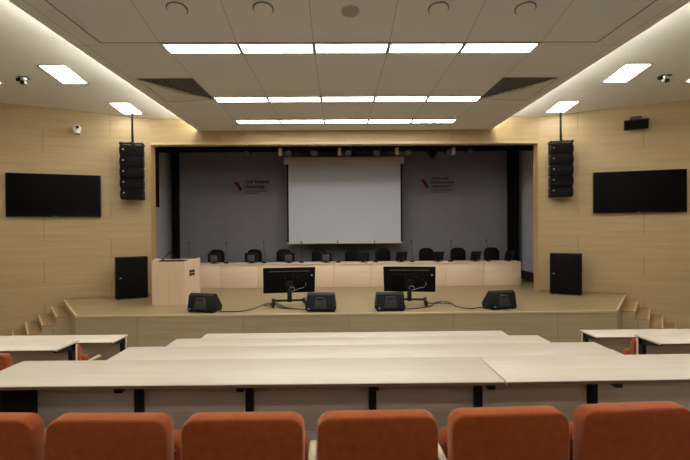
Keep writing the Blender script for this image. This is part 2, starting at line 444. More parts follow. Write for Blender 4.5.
# round covers in the rising bay
cov = None
pit = -math.atan(SLP)
for x, w in ((-2.43, 'leftmost of four'), (-1.24, 'second from left'), (1.2, 'third from left, right of the round grille'), (2.42, 'rightmost of four')):
    y = 6.285; lab = 'round white cover in the ceiling, ' + w
    if cov is None:
        cov = thing('ceiling_cover', lab, 'cover', (x, y, bay(y)), 0, 'round ceiling covers'); cov.rotation_euler = (pit, 0, 0)
        MB().cyl((0, 0, -.012), (0, 0, 0), .144, .144, 32).build('ring', M['vent_dark_ring_shade'], cov)  # dark rim drawn for the crescent of shade round the disc
        MB().cyl((0, -.004, -.03), (0, -.004, -.005), .128, .132, 32).build('disc', M['cover'], cov)
    else: dup(cov, (x, y, bay(y)), 0, lab, None, (pit, 0, 0))
t = thing('ceiling_speaker', 'round grey mesh ceiling speaker in the middle between the white covers', 'speaker', (-.03, 6.34, bay(6.34))); t.rotation_euler = (pit, 0, 0)
MB().cyl((0, 0, -.012), (0, 0, 0), .13, .13, 32).build('ring', M['light_frame'], t); MB().cyl((0, 0, -.018), (0, 0, -.004), .115, .12, 32).build('grille', M['speaker_mesh'], t)
# air vents: a slatted triangle beside a pale folded triangle
for s, nm in ((-1, 'left'), (1, 'right')):
    t = thing('air_vent', 'triangular dark slatted air vent in the dropped ceiling, %s of the middle light row' % nm, 'vent', (0, 0, HI), 0, 'ceiling air vents')
    A, B, Cc, D = [(s * x, y) for x, y in ((4.1, 8.78), (3.03, 8.77), (3.01, 10.18), (4.12, 10.36))]
    tri = lambda P, z: [(x, y, z) for x, y in P]
    MB().hexa(tri((A, B, Cc), -.006), tri((A, B, Cc), -.001)).build('duct', M['vent_dark_ring_shade'], t, False)
    sl = MB()
    # slats run parallel to the long inner edge, clipped by the diagonal A-C
    n = 11
    for i in range(n):
        f = (i + .5) / n; x = B[0] + (A[0] - B[0]) * f
        yd = A[1] + (Cc[1] - A[1]) * (1 - f)
        k = (Cc[1] - A[1]) / (Cc[0] - A[0])
        q = [(x - .012, 8.785), (x + .012, 8.785), (x + .012, yd + .012 * k - .02), (x - .012, yd - .012 * k - .02)]
        sl.hexa([(a, b, -.016) for a, b in q], [(a, b, -.006) for a, b in q])
    sl.build('slats', M['vent_slat'], t, False)
    mid = ((A[0] + Cc[0]) / 2, (A[1] + Cc[1]) / 2)
    bm = MB()
    bm.hexa([(A[0], A[1], -.01), (mid[0], mid[1], -.075), (D[0], D[1], -.01)], [(A[0], A[1], -.001), (mid[0], mid[1], -.001), (D[0], D[1], -.001)])
    bm.hexa([(mid[0], mid[1], -.075), (Cc[0], Cc[1], -.01), (D[0], D[1], -.01)], [(mid[0], mid[1], -.001), (Cc[0], Cc[1], -.001), (D[0], D[1], -.001)])
    bm.build('deflector', M['ceiling_plain'], t, False)
    fr = MB()
    for p, q in ((A, B), (B, Cc), (Cc, D), (D, A)): fr.tube([(p[0], p[1], -.004), (q[0], q[1], -.004)], .012, 4)
    fr.build('frame', M['vent_slat'], t, False)

# ------------------------------------------------------------------ things on the side walls
ANG = math.atan(SL)
def wall_at(side, d, off=0.0):
    """point on a splayed wall, d metres from the stage opening, off metres out into the hall"""
    u = Vector((-1, -SL)).normalized(); n = Vector((SL, -1)).normalized()
    p = Vector((-CX, CY)) + u * d + n * off
    return (p.x if side < 0 else -p.x, p.y)
for s, nm in ((-1, 'left'), (1, 'right')):
    x, y = wall_at(s, 2.42 if s < 0 else 2.56, .0)
    t = thing('television', 'wide black television mounted on the %s wood panelled wall' % nm, 'television', (x, y, EYE + .93), -s * ANG, 'wall televisions')
    MB().box((-.25, -.06, -.2), (.25, 0, .2), .005).build('wall_mount', M['black_metal'], t)
    MB().box((-1.13, -.115, -.59), (1.13, -.06, .59), .012).build('casing', M['black_plastic'], t)
    MB().box((-1.105, -.118, -.56), (1.105, -.113, .57)).build('screen', M['screen_glass'], t, False)
    MB().box((-.05, -.119, -.582), (.05, -.116, -.572)).build('logo_mark', M['silver'], t, False)
# hanging line arrays
for s, nm in ((-1, 'left'), (1, 'right')):
    x, y = s * 6.19 + .06, 13.02
    top = EYE + 2.34
    t = thing('line_array', 'tall stack of black loudspeakers hanging by the %s side of the stage' % nm, 'speaker', (x, y, top), -s * R(16), 'hanging speaker stacks')
    t.scale = (1.03, 1.03, 1.03); zc = (side_h(y) - top) / 1.03
    rod = MB(); rod.tube([(0, 0, .1), (0, 0, zc)], .022, 8).tube([(0.035, 0, .12), (0.02, 0, .5), (.03, 0, zc)], .012, 6)
    rod.build('hanging_rod', M['speaker_black'], t)
    fr = MB().box((-.30, -.2, .03), (-.26, .2, .10), .006).box((.26, -.2, .03), (.30, .2, .10), .006).box((-.30, -.2, .04), (.30, -.16, .09), .006).box((-.30, .16, .04), (.30, .2, .09), .006).box((-.04, -.2, .06), (.04, .2, .11), .006)
    fr.build('top_frame', M['black_metal'], t)
    z = 0.02
    for k in range(5):
        h = .30; z0 = z - h
        tilt = Matrix.Translation((0, .012 * k * k * .35, z)) @ Matrix.Rotation(R(-1.0 * k), 4, 'X')
        c = MB().prism([(-.18, -h + .004), (.17, -h + .03), (.17, -.026), (-.18, 0)], 0, -.29, .29, .006, 2, tilt).build('cabinet', M['speaker_black'], t)
        MB().box((-.275, -.192, -h + .012), (.275, -.178, -.008), .004, 2, tilt).build('front_grille', M['grille'], c)
        MB().cyl((-.205, -.2, -.12), (-.205, -.188, -.12), .018, .018, 12, tilt).build('badge', M['silver'], c)
        ln = MB()
        for q in (-1, 1): ln.box((q * .288 - .02, -.17, -h + .06), (q * .288 + .02, -.06, -.06), .006, 2, tilt)
        ln.build('rigging_link', M['black_metal'], c)
        z = z0
# subwoofer cabinets on the stage floor
for s, nm in ((-1, 'left'), (1, 'right')):
    t = thing('subwoofer', 'black upright bass speaker cabinet standing on the stage by the %s wall' % nm, 'speaker', (s * 6.13 + .1, 12.72, STAGE), -s * R(30), 'floor bass speakers')
    MB().box((-.41, 0, .02), (.41, .42, 1.17), .012).build('cabinet', M['speaker_black'], t)
    MB().box((-.385, -.012, .05), (.385, 0.002, 1.14), .006).build('front_grille', M['grille'], t)
    MB().cyl((-.30, -.026, .6), (-.30, -.01, .6), .02, .02, 16).build('badge', M['silver'], t)
    f = MB()
    for a in (-.34, .34):
        for b in (.06, .36): f.cyl((a, b, 0), (a, b, .022), .03, .03, 12)
    f.build('rubber_foot', M['black_plastic'], t)
# white camera on the left wall
x, y = wall_at(-1, 1.98 + 1.0)
def small_camera(t, ceilingm):
    pass
x, y = wall_at(-1, 1.86)
t = thing('wall_camera', 'small white camera on a bracket high on the left wood wall', 'camera', (x, y, EYE + 2.80), ANG); t.scale = (1.15, 1.15, 1.15)
MB().box((-.05, -.03, -.11), (.05, 0, .02), .006).box((-.06, -.19, -.11), (.06, -.0, -.085), .006).build('bracket', M['white_plastic'], t)
MB().cyl((0, -.11, -.085), (0, -.11, -.03), .075, .07, 24).build('base', M['white_plastic'], t)
h = MB().sphere((0, -.11, .03), .075, (1, 1, .95)).box((-.085, -.15, -.04), (-.06, -.07, .05), .008).box((.06, -.15, -.04), (.085, -.07, .05), .008).build('head', M['white_plastic'], t)
MB().cyl((0.02, -.2, .035), (0.015, -.15, .035), .035, .04, 20).build('lens', M['black_plastic'], h)
# black unit on a bracket on the right wall
x, y = wall_at(1, 2.5, .03)
t = thing('wall_speaker', 'flat black box tilted down on a bracket high on the right wood wall', 'speaker', (x, y, EYE + 2.90), -ANG - R(7))
MB().box((-.12, -.02, .02), (.12, 0, .15), .006).box((-.13, -.2, .07), (-.10, -.0, .11), .004).box((.10, -.2, .07), (.13, -.0, .11), .004).box((-.12, -.22, .04), (.12, -.17, .115), .006).build('bracket', M['wedge_recess'], t)
tl = Matrix.Translation((0, -.2, .035)) @ Matrix.Rotation(R(20), 4, 'X')
MB().box((-.29, -.09, -.27), (.29, .03, 0), .012, 2, tl).build('body', M['black_plastic'], t)
MB().box((-.27, -.096, -.25), (.27, -.088, -.02), .003, 1, tl).build('front_panel', M['grille'], t)
# ceiling cameras
for s, nm in ((-1, 'left'), (1, 'right')):
    y = 9.85; x = s * 7.0
    t = thing('ceiling_camera', 'small silver dome camera under the %s side ceiling near the outer light panel' % nm, 'camera', (x, y, side_h(y)), 0, 'ceiling cameras')
    t.rotation_euler = (math.atan(-.13), 0, 0)
    MB().box((-.11, -.07, -.02), (.11, .07, 0), .006).build('mounting_plate', M['vent_slat'], t)
    MB().box((-.16, -.03, -.08), (-.07, .03, -.02), .008).build('junction_box', M['black_plastic'], t)
    MB().cyl((0, 0, -.06), (0, 0, -.015), .055, .065, 20).build('base', M['silver'], t)
    h = MB().sphere((0, 0, -.11), .075).build('head', M['silver'], t)
    MB().cyl((s * -.02, -.085, -.145), (s * -.01, -.045, -.13), .042, .045, 20).build('lens', M['black_plastic'], h)

# ------------------------------------------------------------------ stage house: curtains, screen, lights
def curtain_mesh(x0, x1, z0, z1, y, amp, waves, seed, th=.012, nz=10, yfun=None):
    rnd = random.Random(seed); ph = [rnd.uniform(0, 6.28) for _ in range(4)]
    nx = max(12, int(waves * 10)); bm = bmesh.new(); g = []
    for side in (0, 1):
        rows = []
        for i in range(nx + 1):
            col = []
            for k in range(nz + 1):
                u = i / nx; v = k / nz; x = x0 + (x1 - x0) * u; z = z0 + (z1 - z0) * v
                a = u * waves * 2 * math.pi
                dy = amp * (math.sin(a + ph[0] + .5 * v) + .5 * math.sin(2.3 * a + ph[1] - 1.2 * v) + .35 * math.sin(.37 * a + ph[2]))
                if yfun: dy *= yfun(u, v)
                col.append(bm.verts.new((x, y + dy + side * th, z)))
            rows.append(col)
        g.append(rows)
    for side in (0, 1):
        for i in range(nx):
            for k in range(nz):
                bm.faces.new((g[side][i][k], g[side][i + 1][k], g[side][i + 1][k + 1], g[side][i][k + 1]))
    for i in range(nx):
        bm.faces.new((g[0][i][0], g[0][i + 1][0], g[1][i + 1][0], g[1][i][0])); bm.faces.new((g[0][i][nz], g[0][i + 1][nz], g[1][i + 1][nz], g[1][i][nz]))
    for k in range(nz):
        bm.faces.new((g[0][0][k], g[0][0][k + 1], g[1][0][k + 1], g[1][0][k])); bm.faces.new((g[0][nx][k], g[0][nx][k + 1], g[1][nx][k + 1], g[1][nx][k]))
    m = MB(); m.bm.free(); m.bm = bm
    return m
BY = 16.8
bd = tag(curtain_mesh(-6.2, 6.12, STAGE + .01, 6.3, BY, .008, 9, 3).build('backdrop', M['cloth']), 'wide grey cloth backdrop hanging behind the projection screen', 'backdrop')
def text(s, size, x, z, name, mat, parent, y=BY - .03):
    cu = bpy.data.curves.new('t', 'FONT'); cu.body = s; cu.size = size; cu.extrude = .004; cu.offset = size * .018; cu.align_x = 'LEFT'; cu.resolution_u = 3
    ob = bpy.data.objects.new('t', cu); COL.objects.link(ob)
    bpy.context.view_layer.update()
    me = bpy.data.meshes.new_from_object(ob.evaluated_get(bpy.context.evaluated_depsgraph_get()))
    me.transform(Matrix.Translation((x, y, z)) @ Matrix.Rotation(R(90), 4, 'X'))
    bpy.data.objects.remove(ob); bpy.data.curves.remove(cu)
    me.materials.clear(); me.materials.append(mat); me.name = name
    o = bpy.data.objects.new(name, me); COL.objects.link(o); o.parent = parent
    return o
def px(xp, yp, Y):           # helper for laying out the print on the backdrop plane
    return ((xp - 339) / 450 * Y - .21, EYE + (227 - yp) / 450 * Y)
def emblem(x, z, k, parent):
    P = lambda pts: [(x + a * k, z + b * k) for a, b in pts]
    MB().prism(P([(.0, 1.0), (.46, 1.02), (.66, .70), (.95, .24), (.74, -.10), (.60, .16), (.36, .52)]), 1, BY - .034, BY - .026).build('emblem', M['logo_red'], parent, False)
    MB().prism(P([(.10, -.36), (.60, -.34), (.74, -.14), (.44, -.24)]), 1, BY - .034, BY - .026).build('emblem_accent', M['logo_yellow'], parent, False)
lx, lz = px(245.3, 182.0, BY)
ex, ez = px(234.5, 190.5, BY); emblem(ex, ez, .33, bd)
text('Ural Federal', .185, lx, lz - .03, 'lettering', M['logo_ink'], bd)
text('University', .185, lx, lz - .215, 'lettering', M['logo_ink'], bd)
text('named after the first President', .066, lx + .01, lz - .345, 'small_lettering', M['logo_ink'], bd)
text('of Russia B.N.Yeltsin', .066, lx + .01, lz - .425, 'small_lettering', M['logo_ink'], bd)
lx, lz = px(431.3, 180.0, BY)
ex, ez = px(420.8, 189.0, BY); emblem(ex, ez, .33, bd)
text('Уральский', .128, lx, lz, 'lettering', M['logo_ink'], bd)
text('федеральный', .128, lx, lz - .15, 'lettering', M['logo_ink'], bd)
text('университет', .128, lx, lz - .30, 'lettering', M['logo_ink'], bd)
text('имени первого Президента', .06, lx + .01, lz - .41, 'small_lettering', M['logo_ink'], bd)
text('России Б.Н.Ельцина', .06, lx + .01, lz - .49, 'small_lettering', M['logo_ink'], bd)

tag(curtain_mesh(-6.22, -6.05, STAGE + .01, 6.5, 16.55, .015, 2, 5, .05).build('leg_curtain', M['black_cloth']), 'narrow black leg curtain at the left edge of the grey backdrop', 'curtain', 'black leg curtains')
tag(curtain_mesh(6.0, 6.42, STAGE + .01, 6.5, 16.5, .02, 3, 6, .05).build('leg_curtain', M['black_cloth']), 'broad black leg curtain at the right edge of the grey backdrop', 'curtain', 'black leg curtains')
tag(curtain_mesh(-5.86, -5.745, EYE + .65, 5.9, 13.95, .012, 1.5, 8, .03).build('tab_curtain', M['black_cloth']), 'short black curtain edge hanging behind the left jamb of the stage', 'curtain')
tag(curtain_mesh(-6.5, 6.5, EYE + 2.56, 6.95, 15.3, .02, 22, 7, .02).build('border_curtain', M['black_cloth']), 'black border curtain along the top of the stage', 'curtain')

# grey masking panels in the wings; the dark foot paints in the shaded floor
for s, nm in ((-1, 'left'), (1, 'right')):
    t = thing('wing_panel', 'tall grey masking panel in the %s wing of the stage' % nm, 'panel', (s * 6.62, 15.6, STAGE), 0, 'grey wing panels')
    MB().box((-.03, -1.6, .33), (.03, 1.7, 5.6), .004).build('cloth_panel', M['cyc'], t, False)
    MB().box((-.035, -1.6, 0), (.035, 1.7, .33), .004).build('shade_foot', M['floor_shade'], t, False)
# projection screen
PY = 16.0
t = thing('projection_screen', 'white projection screen pulled down in the middle of the stage', 'screen', (0, PY, EYE))
MB().box((-2.13, -.08, 2.24), (2.11, .08, 2.48), .015).build('case', M['screen_case'], t)
MB().box((-1.99, -.01, -.55), (1.99, -.004, 2.25)).build('fabric', M['projection'], t, False)
b = MB().box((-2.045, -.008, -.55), (-1.985, .0, 2.25)).box((1.985, -.008, -.55), (2.045, .0, 2.25)); b.build('border', M['black_cloth'], t, False)
MB().box((-2.06, -.02, -.59), (2.06, .02, -.545), .006).build('bottom_bar', M['screen_case'], t)
hk = MB()
for xx in (-1.5, 1.5): hk.cyl((xx, 0, 2.48), (xx, 0, 4.0), .012)
hk.build('hanger', M['black_metal'], t)

# lighting bar with fixtures
LY, LZ = 14.35, EYE + 2.62
t = thing('lighting_bar', 'black lighting bar above the stage behind the wooden beam', 'truss', (0, LY, LZ))
MB().cyl((-5.6, 0, 0), (5.6, 0, 0), .025).build('bar', M['black_metal'], t)
hg = MB()
for xx in (-5, -2.5, 0, 2.5, 5): hg.cyl((xx, 0, 0), (xx, 0, 7.0 - LZ), .012)
hg.build('hanger', M['black_metal'], t)
def lx_at(xp): return (xp - 339) / 450 * LY - .21
sp = None; spots = [(250, 'leftmost'), (288.5, 'second from left'), (315, 'third from left'), (348.5, 'middle one over the screen centre'), (377, 'fifth from left'), (409, 'right of the screen case'), (447, 'second from right'), (469, 'rightmost')]
for i, (xp, w) in enumerate(spots):
    lab = 'black stage spotlight on the lighting bar, ' + w; rz = R([-20, 15, 0, 5, 0, -10, 20, 10][i])
    if sp is None:
        sp = thing('stage_spotlight', lab, 'spotlight', (lx_at(xp), LY, LZ), rz, 'stage spotlights')
        MB().box((-.03, -.035, -.075), (.03, .035, -.0255), .008).build('clamp', M['black_metal'], sp)
        MB().tube([(-.13, 0, -.24), (-.13, 0, -.1), (-.08, 0, -.05), (.08, 0, -.05), (.13, 0, -.1), (.13, 0, -.24)], .012, 6).build('yoke', M['grey_plastic'], sp)
        mt = Matrix.Translation((0, 0, -.2)) @ Matrix.Rotation(R(35), 4, 'X')
        h = MB().cyl((0, .14, 0), (0, -.14, 0), .085, .11, 20, mt).build('body', M['wedge_grey'], sp)
        MB().cyl((0, -.14, 0), (0, -.146, 0), .095, .095, 20, mt).build('lens', M['grey_plastic'], h)
    else: dup(sp, (lx_at(xp), LY, LZ), rz, lab)
mv = thing('moving_head', 'dark bulky stage light hanging low right of the screen case', 'spotlight', (lx_at(433), LY, LZ))
MB().box((-.14, -.12, -.13), (.14, .12, -.03), .02).box((-.03, -.035, -.075), (.03, .035, -.0255), .008).build('base', M['black_plastic'], mv)
MB().box((-.16, -.05, -.34), (-.12, .05, -.12), .01).box((.12, -.05, -.34), (.16, .05, -.12), .01).box((-.15, -.05, -.15), (.15, .05, -.12), .008).build('yoke', M['black_plastic'], mv)
MB().cyl((0, .02, -.24), (0, -.06, -.44), .11, .09, 20).build('head', M['black_plastic'], mv)
fl_ = None
for xp, w in ((281, 'at the left end of the screen case'), (340, 'left of the middle spotlight'), (397.5, 'by the right end of the screen case'), (454, 'far right of the screen')):
    lab = 'small pale boxed lamp on the lighting bar, ' + w
    if fl_ is None:
        fl_ = thing('stage_lamp', lab, 'lamp', (lx_at(xp), LY, LZ), 0, 'pale stage lamps')
        MB().box((-.02, -.03, -.1), (.02, .03, -.0255), .006).build('clamp', M['black_metal'], fl_)
        MB().box((-.055, -.07, -.33), (.055, .05, -.11), .012).build('housing', M['lamp_pale'], fl_)
    else: dup(fl_, (lx_at(xp), LY, LZ), 0, lab)

# ------------------------------------------------------------------ stage table, chairs, screens, microphones
TW = 1.2466; TX0 = -5.39; TY0 = 14.85
tb = None
for k in range(9):
    x = TX0 + TW * (k + .5)
    lab = 'blond wooden stage table section, %s from the lectern' % ORD[k]
    if tb is None:
        tb = thing('conference_table', lab, 'table', (x, TY0, STAGE), 0, 'stage table sections')
        w = TW / 2 - .004
        MB().box((-w, -.03, .76), (w, .72, .79), .004).build('tabletop', M['blond'], tb)
        MB().box((-w, 0, .0), (w, .022, .758), .003).build('front_panel', M['blond'], tb)
        for s in (-1, 1): MB().box((min(s * w, s * (w - .025)), .024, 0), (max(s * w, s * (w - .025)), .66, .758), .003).build('side_panel', M['blond'], tb)
    else: dup(tb, (x, TY0, STAGE), 0, lab)
def tp(xp, Y): return (xp - 339) / 450 * Y - .21
# office chairs
ch = None
CYH = 15.95
CHX = [216, 252.8, 284, 319, 352, 384, 428, 459.5, 493.5]
for k, xp in enumerate(CHX):
    lab = 'black leather office chair behind the stage table, %s from left' % ORD[k]
    rz = R(180 + [4, -6, 8, 3, -5, 6, 5, -3, -6][k])
    if ch is None:
        ch = thing('office_chair', lab, 'chair', (tp(xp, CYH), CYH, STAGE), rz, 'office chairs on stage')
        MB().prism(rrect(-.27, .27, .58, 1.21, .19, 8), 1, -.26, -.17, .025, 3).build('backrest', M['leather'], ch)
        MB().prism(rrect(-.26, .26, -.2, .3, .1), 2, .44, .53, .025, 3).build('seat', M['leather'], ch)
        for s in (-1, 1):
            MB().tube([(s * .25, -.12, .5), (s * .30, -.12, .58), (s * .30, -.14, .68), (s * .30, .2, .68), (s * .29, .22, .6), (s * .25, .18, .5)], .02, 8).build('armrest', M['black_plastic'], ch)
        MB().box((-.03, -.24, .42), (.03, -.17, .7), .01).box((-.03, -.24, .40), (.03, .05, .45), .01).build('back_bracket', M['black_metal'], ch)
        MB().cyl((0, 0, .1), (0, 0, .44), .035, .025).build('gas_column', M['black_metal'], ch)
        st = MB()
        for a in range(5):
            c, s_ = math.cos(a * 1.2566), math.sin(a * 1.2566)
            st.tube([(0, 0, .12), (c * .3, s_ * .3, .075)], .022, 8)
        st = st.build('star_base', M['black_metal'], ch)
        for a in range(5):
            c, s_ = math.cos(a * 1.2566), math.sin(a * 1.2566)
            MB().cyl((c * .3 - s_ * .025, s_ * .3 + c * .025, .03), (c * .3 + s_ * .025, s_ * .3 - c * .025, .03), .03).build('caster', M['black_plastic'], st)
    else: dup(ch, (tp(xp, CYH), CYH, STAGE), rz, lab)
# small conference screens
cm = None; MY = 15.1
for k, xp in enumerate([214.5, 251.3, 288.8, 326, 363, 401, 438, 475.5, 509.5]):
    lab = 'small black desktop screen on the stage table, %s from left' % ORD[k]
    rz = R([6, 5, -8, -12, -14, 24, 26, 26, 30][k])
    loc = (tp(xp, MY), MY, STAGE + .79)
    if cm is None:
        cm = thing('desktop_screen', lab, 'monitor', loc, rz, 'desktop screens on the stage table')
        mt = Matrix.Translation((0, 0, .04)) @ Matrix.Rotation(R(12), 4, 'X')
        MB().box((-.21, -.02, 0), (.21, .02, .31), .01, 2, mt).build('casing', M['black_plastic'], cm)
        MB().box((-.19, .0195, .02), (.19, .0225, .29), 0, 1, mt).build('screen', M['screen_glass'], cm, False)
        MB().box((-.11, -.05, .05), (.11, -.018, .25), .012, 2, mt).build('back_cover', M['grey_plastic'], cm)
        MB().prism(rrect(-.13, .13, -.1, .1, .03), 2, 0, .015, .004).box((-.04, -.05, .01), (.04, 0, .12), .008).build('foot', M['black_plastic'], cm)
    else:
        o = dup(cm, loc, rz, lab)
        if k >= 4:
            for c in o.children:
                if c.name.startswith('back_cover'):
                    c.data = c.data.copy(); c.data.materials[0] = M['black_plastic']
# gooseneck microphones on the table
mc = None
for k, xp in enumerate([189.5, 226.6, 264.2, 301.5, 338, 375.3, 412, 450.5, 488.5]):
    lab = 'thin black gooseneck microphone on the stage table, %s from left' % ORD[k]
    loc = (tp(xp, MY), MY - .02, STAGE + .79)
    if mc is None:
        mc = thing('gooseneck_microphone', lab, 'microphone', loc, 0, 'table microphones')
        MB().prism([(-.075, 0), (.075, 0), (.06, .05), (-.06, .05)], 1, -.06, .06, .01).build('base', M['black_plastic'], mc)
        MB().tube([(0, .02, .045), (0, .02, .3), (-.005, .025, .52), (-.015, .05, .66)], .0075, 8).build('gooseneck', M['black_metal'], mc)
        MB().cyl((-.015, .05, .655), (-.02, .065, .735), .017, .015, 12).build('capsule', M['black_plastic'], mc)
    else: dup(mc, loc, R([0, 0, 4, -4, 0, 0, 3, -60, 40][k]), lab)

# lectern
LXC = -4.42 - .21; LYC = 11.66; LH = 1.15
t = thing('lectern', 'blond wooden lectern with a black top panel on the left of the stage', 'lectern', (LXC, LYC, STAGE))
foot = [(-.415, 0), (.415, 0), (.60, .74), (-.60, .74)]
def scale_poly(p, z): return [(x, y, z) for x, y in p]
inn = lambda d: [(-.415 + d, d), (.415 - d, d), (.60 - d, .74 - d), (-.60 + d, .74 - d)]
MB().hexa([(-.415, 0, 0), (.415, 0, 0), (.415, .022, 0), (-.415, .022, 0)], [(-.415, 0, LH - .03), (.415, 0, LH - .03), (.415, .022, LH - .03), (-.415, .022, LH - .03)]).build('front_panel', M['lectern'], t, False)
for s in (-1, 1):
    q = [(s * .416, .001), (s * .60, .74), (s * .578, .74), (s * .392, .024)]
    q2 = [(s * .416, .001), (s * .60, .74), (s * .578, .74), (s * .392, .024)]
    sp_ = MB().hexa([(x, y, 0) for x, y in q], [(q2[0][0], q2[0][1], LH - .03), (q2[1][0], q2[1][1], LH + .02), (q2[2][0], q2[2][1], LH + .02), (q2[3][0], q2[3][1], LH - .03)]).build('side_panel', M['lectern'], t, False)
MB().hexa([(-.39, .03, LH - .07), (.39, .03, LH - .07), (.575, .72, LH - .03), (-.575, .72, LH - .03)], [(-.39, .03, LH - .05), (.39, .03, LH - .05), (.575, .72, LH - .01), (-.575, .72, LH - .01)]).build('desk_board', M['lectern'], t, False)
MB().box((-.24, .0, LH - .03), (.40, .40, LH - .005), .005).build('top_panel', M['black_plastic'], t)
so = MB()
dvec = Vector((.184, .739)).normalized()
nv = Vector((dvec.y, -dvec.x))
for a in (0, 1):
    for b in (0, 1):
        c = Vector((.416, .001)) + dvec * (.24 + a * .13)
        z = LH - .43 + b * .085
        q = [c, c + dvec * .1, c + dvec * .1 + nv * .012, c + nv * .012]
        so.hexa([(v.x, v.y, z) for v in q], [(v.x, v.y, z + .07) for v in q])
so.build('socket_panel', M['wedge_grey'], t, False)
m = thing('lectern_microphone', 'black gooseneck microphone slanting up from the lectern top', 'microphone', (LXC - .2, LYC + .18, STAGE + LH - .003))
MB().cyl((0, 0, 0), (0, 0, .02), .04, .035).build('base', M['black_plastic'], m)
MB().tube([(0, 0, .015), (.05, 0, .08), (.13, .02, .16), (.24, .04, .225)], .007, 8).build('gooseneck', M['black_metal'], m)
MB().cyl((.235, .04, .222), (.30, .05, .258), .013, .016, 12).build('capsule', M['black_plastic'], m)

# ------------------------------------------------------------------ televisions on rolling stands (backs to the hall)
tvp = None
for s, nm in ((-1, 'left'), (1, 'right')):
    x = -1.47 if s < 0 else 1.56
    t = thing('stand_television', 'black television on a low rolling stand, back to the seats, %s of the stage middle' % nm, 'television', (x, 11.35, STAGE), s * R(-9), 'televisions on rolling stands')
    mt = Matrix.Translation((0, .10, .315)) @ Matrix.Rotation(R(18), 4, 'X')
    c = MB().box((-.65, 0, 0), (.65, .035, .69), .012, 2, mt).prism(rrect(-.45, .45, .08, .5, .03), 1, -.025, .005, .008, 2, mt).build('casing', M['speaker_black'], t)
    MB().box((-.63, .034, .02), (.63, .038, .67), 0, 1, mt).build('screen', M['screen_glass'], t, False)
    MB().box((-.50, -.006, .585), (.50, .0, .61), .002, 1, mt).build('vent_strip', M['grey_plastic'], c)
    hl = MB()
    for hx, hz in ((-.1, .42), (.0, .36), (.1, .43), (-.08, .25), (-.22, .12), (.32, .35), (.2, .42)): hl.cyl((hx, -.03, hz), (hx, -.02, hz), .012, .012, 10, mt)
    hl.build('screw_hole', M['grey_plastic'], c)
    MB().box((.545, -.008, .46), (.575, .0, .49), .002, 1, mt).build('white_sticker', M['white_plastic'], c, False)
    MB().box((-.055, -.045, .1), (.055, .005, .42), .008).box((-.07, -.06, .2), (.07, .0, .24), .006, 2, mt).box((-.1, -.05, .12), (.1, -.02, .34), .006, 2, mt).build('pole', M['black_metal'], t)
    MB().box((-.36, -.045, .12), (.36, -.005, .17), .008).tube([(-.34, -.02, .145), (-.37, -.02, .14), (-.41, -.22, .11)], .03, 8).tube([(.34, -.02, .145), (.37, -.02, .14), (.41, -.22, .11)], .03, 8).tube([(-.34, -.02, .145), (-.37, .05, .14), (-.40, .42, .11)], .03, 8).tube([(.34, -.02, .145), (.37, .05, .14), (.40, .42, .11)], .03, 8).build('base_frame', M['black_metal'], t)
    for cx, cy in ((-.41, -.22), (.41, -.22), (-.40, .42), (.40, .42)):
        MB().cyl((cx - .03, cy, .06), (cx + .03, cy, .06), .06, .06, 20).box((cx - .042, cy - .03, .06), (cx + .042, cy + .03, .13), .006).build('caster', M['black_plastic'], t)
    loop = [(.06 + .07 * math.cos(a), -.04 - .02 * math.sin(a), .43 + .055 * math.sin(a)) for a in [i * math.pi / 8 for i in range(-3, 14)]]
    MB().tube(loop + [(.22, .02, .42), (.36, .015, .45), (.42, -.015, .52), (.40, -.03, .58)], .005, 6).build('white_cable', M['white_cable'], t)

